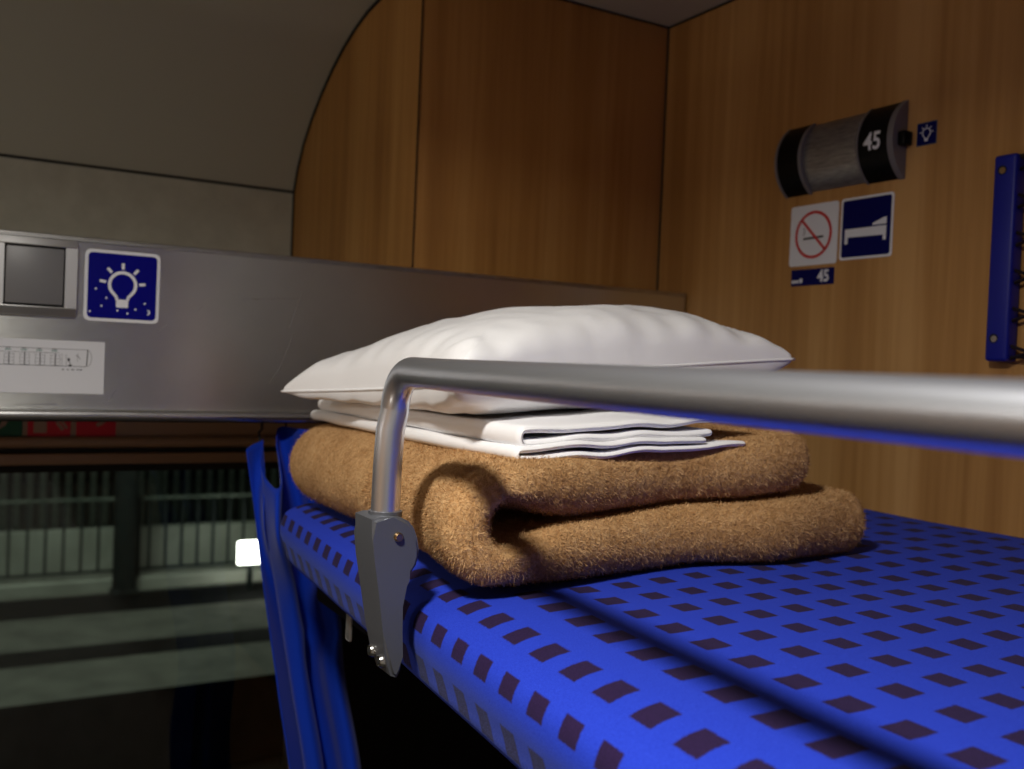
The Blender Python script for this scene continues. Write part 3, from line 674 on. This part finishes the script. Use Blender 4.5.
# fuzzy nap of the wool: too many fibres to count
def nap(src, count, ln, m, name):
    me = src.data; me.calc_loop_triangles(); nt = len(me.loop_triangles)
    tri = np.zeros(nt*3, int); me.loop_triangles.foreach_get('vertices', tri); tri = tri.reshape(-1, 3)
    V = np.zeros(len(me.vertices)*3); me.vertices.foreach_get('co', V); V = V.reshape(-1, 3)
    A, B, C = V[tri[:, 0]], V[tri[:, 1]], V[tri[:, 2]]; cr_ = np.cross(B-A, C-A); ar = np.linalg.norm(cr_, axis=1)
    near = np.array(ORG[src.name])[1]+A[:, 1] < 0.75
    wgt = ar*np.where(near, 3.0, 1.0); pick = rng.choice(nt, count, p=wgt/wgt.sum())
    u, v = rng.random(count), rng.random(count); fl = u+v > 1; u[fl] = 1-u[fl]; v[fl] = 1-v[fl]
    p = A[pick]+(B-A)[pick]*u[:, None]+(C-A)[pick]*v[:, None]; nn = cr_[pick]/np.maximum(ar[pick], 1e-12)[:, None]
    rd = rng.normal(size=(count, 3)); rd -= nn*(rd*nn).sum(1)[:, None]; rd /= np.linalg.norm(rd, axis=1)[:, None]
    side = np.cross(nn, rd); l = ln*(0.5+rng.random(count))[:, None]; wd = 0.00013
    p1 = p+nn*l*0.45+rd*l*0.35; p2 = p+nn*l*0.45+rd*l*1.0+rng.normal(size=(count, 3))*l*0.25
    vs = np.stack([p-side*wd, p+side*wd, p1-side*wd, p1+side*wd, p2], 1).reshape(-1, 3)
    k = np.arange(count)[:, None]*5
    q = np.concatenate([k, k+1, k+3, k+2], 1); t3 = np.concatenate([k+2, k+3, k+4], 1)
    m_ = bpy.data.meshes.new(name); m_.vertices.add(len(vs)); m_.vertices.foreach_set('co', vs.ravel())
    m_.loops.add(count*7); m_.loops.foreach_set('vertex_index', np.concatenate([q, t3], 1).ravel().astype(np.int32))
    m_.polygons.add(count*2); ls = np.arange(count)[:, None]*7+np.array([0, 4]); m_.polygons.foreach_set('loop_start', ls.ravel().astype(np.int32))
    m_.update(calc_edges=True); m_.materials.append(m)
    o = bpy.data.objects.new(name, m_); COL.objects.link(o); o.parent = src; o['kind'] = 'stuff'; ORG[o.name] = ORG[src.name]; return o
bm = bmesh.new(); bm.from_mesh(bl.data); bmesh.ops.recalc_face_normals(bm, faces=bm.faces); bm.to_mesh(bl.data); bm.free()
nap(bl, 240000, 0.0029, M_nap, 'wool_nap')

# sheets
s1 = cfold('folded_sheet', 0.332, 0.540, 0.500, 0.566, 1.0, -0.0672, 0.0046, 0.0010, M_linen, tilt=0.050, amp=0.0006, ffreq=22, cap=0.004, seed=9.0, ny=60, nx=60, wavy=0.004)
tag(s1, 'lower folded white sheet with a wavy edge lying on the brown blanket', 'sheet', 'folded white sheets')
s2 = cfold('folded_sheet', 0.336, 0.510, 0.545, 0.571, 0.99, -0.0570, 0.0058, 0.0028, M_linen, tilt=0.050, amp=0.0007, ffreq=22, cap=0.005, seed=21.0, ny=60, nx=60, wavy=0.003)
tag(s2, 'upper folded white sheet directly beneath the pillow', 'sheet', 'folded white sheets')

# ============================================================ pillow
cL = Vector((.284, .945, -.036)); cN = Vector((.297, .592, -.014)); cR = Vector((.664, .640, .0155)); cF = Vector((.675, .965, .0))
def pillow():
    n = 90; V = []; idx = {}
    def base(a, b):                     # a along X, b along Y 0..1
        p = cN.lerp(cR, a).lerp(cL.lerp(cF, a), b)
        bow = 0.030                      # sides drawn in between the corners
        cx_, cy_ = .48, .775
        sa = 4*a*(1-a); sb = 4*b*(1-b)
        p = p.copy()
        p.y += (bow*0.8*sa)*(1-b)**3-(bow*sa)*b**3
        p.x += (bow*1.0*sb)*(1-a)**3-(bow*sb)*a**3
        return p
    for side in (1, -1):
        for j in range(n+1):
            for i in range(n+1):
                a0, b0 = i/n, j/n
                a = 0.5-0.5*math.cos(PI*a0)*0.6-0.5*0.4*(1-2*a0); b = 0.5-0.5*math.cos(PI*b0)*0.6-0.5*0.4*(1-2*b0)
                edge = i in (0, n) or j in (0, n)
                if side == -1 and edge: idx[(side, i, j)] = idx[(1, i, j)]; continue
                p = base(a, b); ea = 4*a*(1-a); eb = 4*b*(1-b)
                prof_ = (max(ea, 0)**0.33)*(max(eb, 0)**0.33)
                da = min(a, 1-a); db = min(b, 1-b); dm = min(da, db)
                x_, y_ = p.x, p.y
                if side == 1:
                    z = p.z+0.064*prof_
                    wr = 0.0040*nz(x_*16, y_*16, 0.4)+0.0016*nz(x_*45, y_*45, 2)
                    # gathers running in from the seam
                    g = (0.0014 if x_ < .42 else 0.0030)*math.exp(-dm/0.10)*(1-math.exp(-dm/0.012))
                    s_ = (x_*70 if db < da else y_*70); wr += g*(math.sin(s_+3*nz(x_*20, y_*20, 5))+0.6*math.sin(s_*2.3))
                    z += wr*min(1, prof_*3)
                else:
                    zfl = -0.0415+0.050*(x_-.338)
                    z = p.z-0.050*prof_
                    wr = 0.004*nz(x_*22+7, y_*22, 9)+0.0035*math.exp(-dm/0.13)*math.sin((x_-y_)*95+2*nz(x_*30, y_*30, 3))
                    z += wr*min(1, prof_*2.5)
                    k = 0.006
                    z = zfl+k*math.log(1+math.exp(min(60, (z-zfl)/k))) if prof_ > 0.02 else z
                    if z > p.z+0.054*prof_-0.001: z = p.z-0.001*prof_
                idx[(side, i, j)] = len(V); V.append((p.x, p.y, z))
    F = []
    for side in (1, -1):
        for j in range(n):
            for i in range(n):
                q = (idx[(side, i, j)], idx[(side, i+1, j)], idx[(side, i+1, j+1)], idx[(side, i, j+1)])
                F.append(q if side == 1 else q[::-1])
    o = mk('pillow', V, F, M_linen, smooth=True)
    seam = [idx[(1, i, 0)] for i in range(0, n, 2)]+[idx[(1, n, j)] for j in range(0, n, 2)]+[idx[(1, i, n)] for i in range(n, 0, -2)]+[idx[(1, 0, j)] for j in range(n, 0, -2)]
    bm = bmesh.new(); tube_bm(bm, [V[i] for i in seam], 0.0013, 6, closed=True); bm_mk('seam', bm, M_linen, o, True)
    return o
tag(pillow(), 'plump white pillow on top of the folded sheets', 'pillow')

# ============================================================ curtain
def curtain():
    cu = thing('window_curtain', (0.37, 1.16, -1.2), 'bright blue pleated window curtain hooked under the shelf beside the berth end', 'curtain')
    # pleat polyline at the top in (x, y, z)
    T_ = [(.322, 1.150, -.112), (.333, 1.172, -.107), (.346, 1.196, -.104), (.349, 1.200, -.104), (.340, 1.172, -.125), (.338, 1.140, -.142), (.347, 1.122, -.150), (.357, 1.135, -.146), (.361, 1.165, -.125), (.366, 1.200, -.095), (.374, 1.215, -.088), (.384, 1.19, -.088), (.388, 1.150, -.088), (.398, 1.135, -.088), (.408, 1.16, -.088), (.414, 1.20, -.088)]
    T_ = np.array(T_); s = np.linspace(0, 1, len(T_)); q = np.linspace(0, 1, 150)
    TT = np.stack([cubic(q, s, T_[:, k]) for k in range(3)], 1)
    zl = np.concatenate([np.linspace(0, 1, 60)])
    V = []; F = []
    for j, t in enumerate(zl):
        for i in range(len(q)):
            x, y, z0 = TT[i]; x -= 0.020; y = 1.142+(y-1.16)*0.6; z = z0+(-1.25-z0)*t**1.25; dz = -(z+0.11)
            dz = max(0, dz)
            x2 = x+0.15*min(dz, .45)*math.exp(-max(0, 0)) + 0.010*nz(x*20, z*5, 2)*min(1, dz*8)
            x2 += (x-.302)*0.15*min(dz, .4)
            y2 = 1.142+(y-1.142)*(1-0.25*min(dz, .5))+0.012*nz(x*30+4, z*6, 1)*min(1, dz*8)-0.05*min(dz, .45)
            # fold pushed out round the end of the mattress
            y2 -= 0.075*math.exp(-((x-.335)/.020)**2)*math.exp(-((z+.19)/.060)**2); x2 -= 0.030*math.exp(-((x-.335)/.016)**2)*math.exp(-((z+.195)/.055)**2)
            x2 += 0.010*math.exp(-((z+.33)/.02)**2)*math.exp(-((x-.36)/.02)**2)
            V.append((x2, y2, z))
    nq = len(q)
    for j in range(len(zl)-1):
        for i in range(nq-1): a = j*nq+i; F.append((a, a+1, a+nq+1, a+nq))
    o = mk('cloth', V, F, M_curt, cu, smooth=True)
    so = o.modifiers.new('thick', 'SOLIDIFY'); so.thickness = 0.0012; so.offset = 0
    tube('hook', [(.327, 1.163, -.078), (.3275, 1.163, -.090), (.324, 1.163, -.094), (.326, 1.163, -.108)], 0.0016, M_gap, cu, 8)
    tube('hook', [(.359, 1.172, -.078), (.3595, 1.172, -.095)], 0.0012, M_gap, cu, 8)
    tube('curtain_wire', [(-.6, 1.163, -.0812), (.5, 1.163, -.0812)], 0.0014, M_gap, cu, 8)
curtain()

# ============================================================ ceiling lamp
cl = thing('ceiling_lamp', LAMP, 'round ceiling lamp lighting the compartment', 'lamp')
bm = bmesh.new(); tube_bm(bm, [(LAMP[0], LAMP[1], CZ), (LAMP[0], LAMP[1], LAMP[2])], 0.075, 40); bm_mk('lamp_base', bm, M_swframe, cl, True, angle=40)
bm = bmesh.new(); tube_bm(bm, [(LAMP[0], LAMP[1], LAMP[2]), (LAMP[0], LAMP[1], LAMP[2]-0.006)], 0.05, 40); bm_mk('lamp_lens', bm, M_lens, cl, True, angle=40)

# ============================================================ the station outside
GZ = -3.1
tag(box('platform_ground', (-14, 9.25, GZ-0.8), (22, 40, GZ), M_asph), 'grey station platform beyond the window', 'platform', kind='structure')
tag(box('track_bed', (-14, 2.2, GZ-1.3), (22, 9.25, GZ-0.8), M_dark), 'black track bed between train and platform', 'track', kind='structure')
tag(box('drain_strip', (-14, 10.35, GZ+0.001), (22, 10.85, GZ+0.006), M_dark), 'dark drain strip along the platform', 'platform', kind='structure')
tag(box('dark_gully', (-14, 12.15, GZ+0.001), (22, 13.05, GZ+0.006), M_dark), 'dark gully in front of the fence kerb', 'platform', kind='structure')  # flat dark strip laid on the platform
tag(box('fence_kerb', (-14, 13.2, GZ), (22, 13.5, GZ+0.14), M_kerb), 'pale concrete kerb under the railing', 'kerb', kind='structure')
tag(box('retaining_wall', (-14, 14.2, GZ), (22, 14.4, GZ+0.62), M_conc), 'pale concrete wall behind the railing', 'wall', kind='structure')
def railing(name, y, zb, zt, x0, x1, step, r, m, label, post_step, pr, xoff=0, maxbars=140, rail_m=None):
    o = thing(name, ((x0+x1)/2, y, zb), label, 'fence')
    box('top_rail', (x0, y-0.03, zt-0.02), (x1, y+0.03, zt+0.02), rail_m or m, o)
    box('bottom_rail', (x0, y-0.02, zb+0.08), (x1, y+0.02, zb+0.11), m, o)
    b0 = box('bar', (x0+xoff-r, y-r, zb+0.08), (x0+xoff+r, y+r, zt), m, o); nb = int((x1-x0)/step)
    for k in range(1, min(nb, maxbars)):
        c = b0.copy(); COL.objects.link(c); c.location.x += k*step
    p0 = box('post', (x0+xoff+step/2-pr, y-pr, zb), (x0+xoff+step/2+pr, y+pr, zt+0.03), m, o)
    for k in range(1, int((x1-x0)/post_step)+1):
        c = p0.copy(); COL.objects.link(c); c.location.x += k*post_step
    return o
railing('platform_railing', 13.35, GZ+0.14, -1.94, -2.0, 8.0, 0.205, 0.016, M_fence, 'dark barred railing along the pale platform kerb', 2.03, 0.03, 0.02, rail_m=M_fencel)
railing('background_fence', 17.5, GZ-0.1, -2.02, -3.0, 10.0, 0.19, 0.045, M_fencel, 'pale paling fence in the dark beyond the platform railing', 3.0, 0.10)
o = thing('platform_mast', (1.62, 10.9, GZ), 'dark round mast standing by the railing in the left part of the window', 'mast')
bm = bmesh.new(); tube_bm(bm, [(1.985, 13.05, GZ), (1.985, 13.05, 1.5)], 0.14, 20); bm_mk('mast_shaft', bm, M_fence, o, True, angle=40)
box('mast_foot', (1.83, 12.9, GZ+0.007), (2.14, 13.19, GZ+0.05), M_fence, o, 0.01)
o = thing('window_glint', (3.27, 12.6, GZ), 'glowing white rectangle beside the curtain, standing in for a lamp reflected in the glass', 'lamp')
box('glint_panel', (3.30, 12.6, -2.74), (3.68, 12.66, -2.44), M_lit, o, 0.02)  # lamp reflection in the pane, built as a glowing panel outside
box('glint_post', (3.45, 12.66, GZ), (3.51, 12.72, -2.5), M_fence, o)
tag(box('dark_hall', (-14, 24, GZ-0.1), (22, 24.3, 5), M_dark), 'dark building front in the background', 'building', kind='structure')
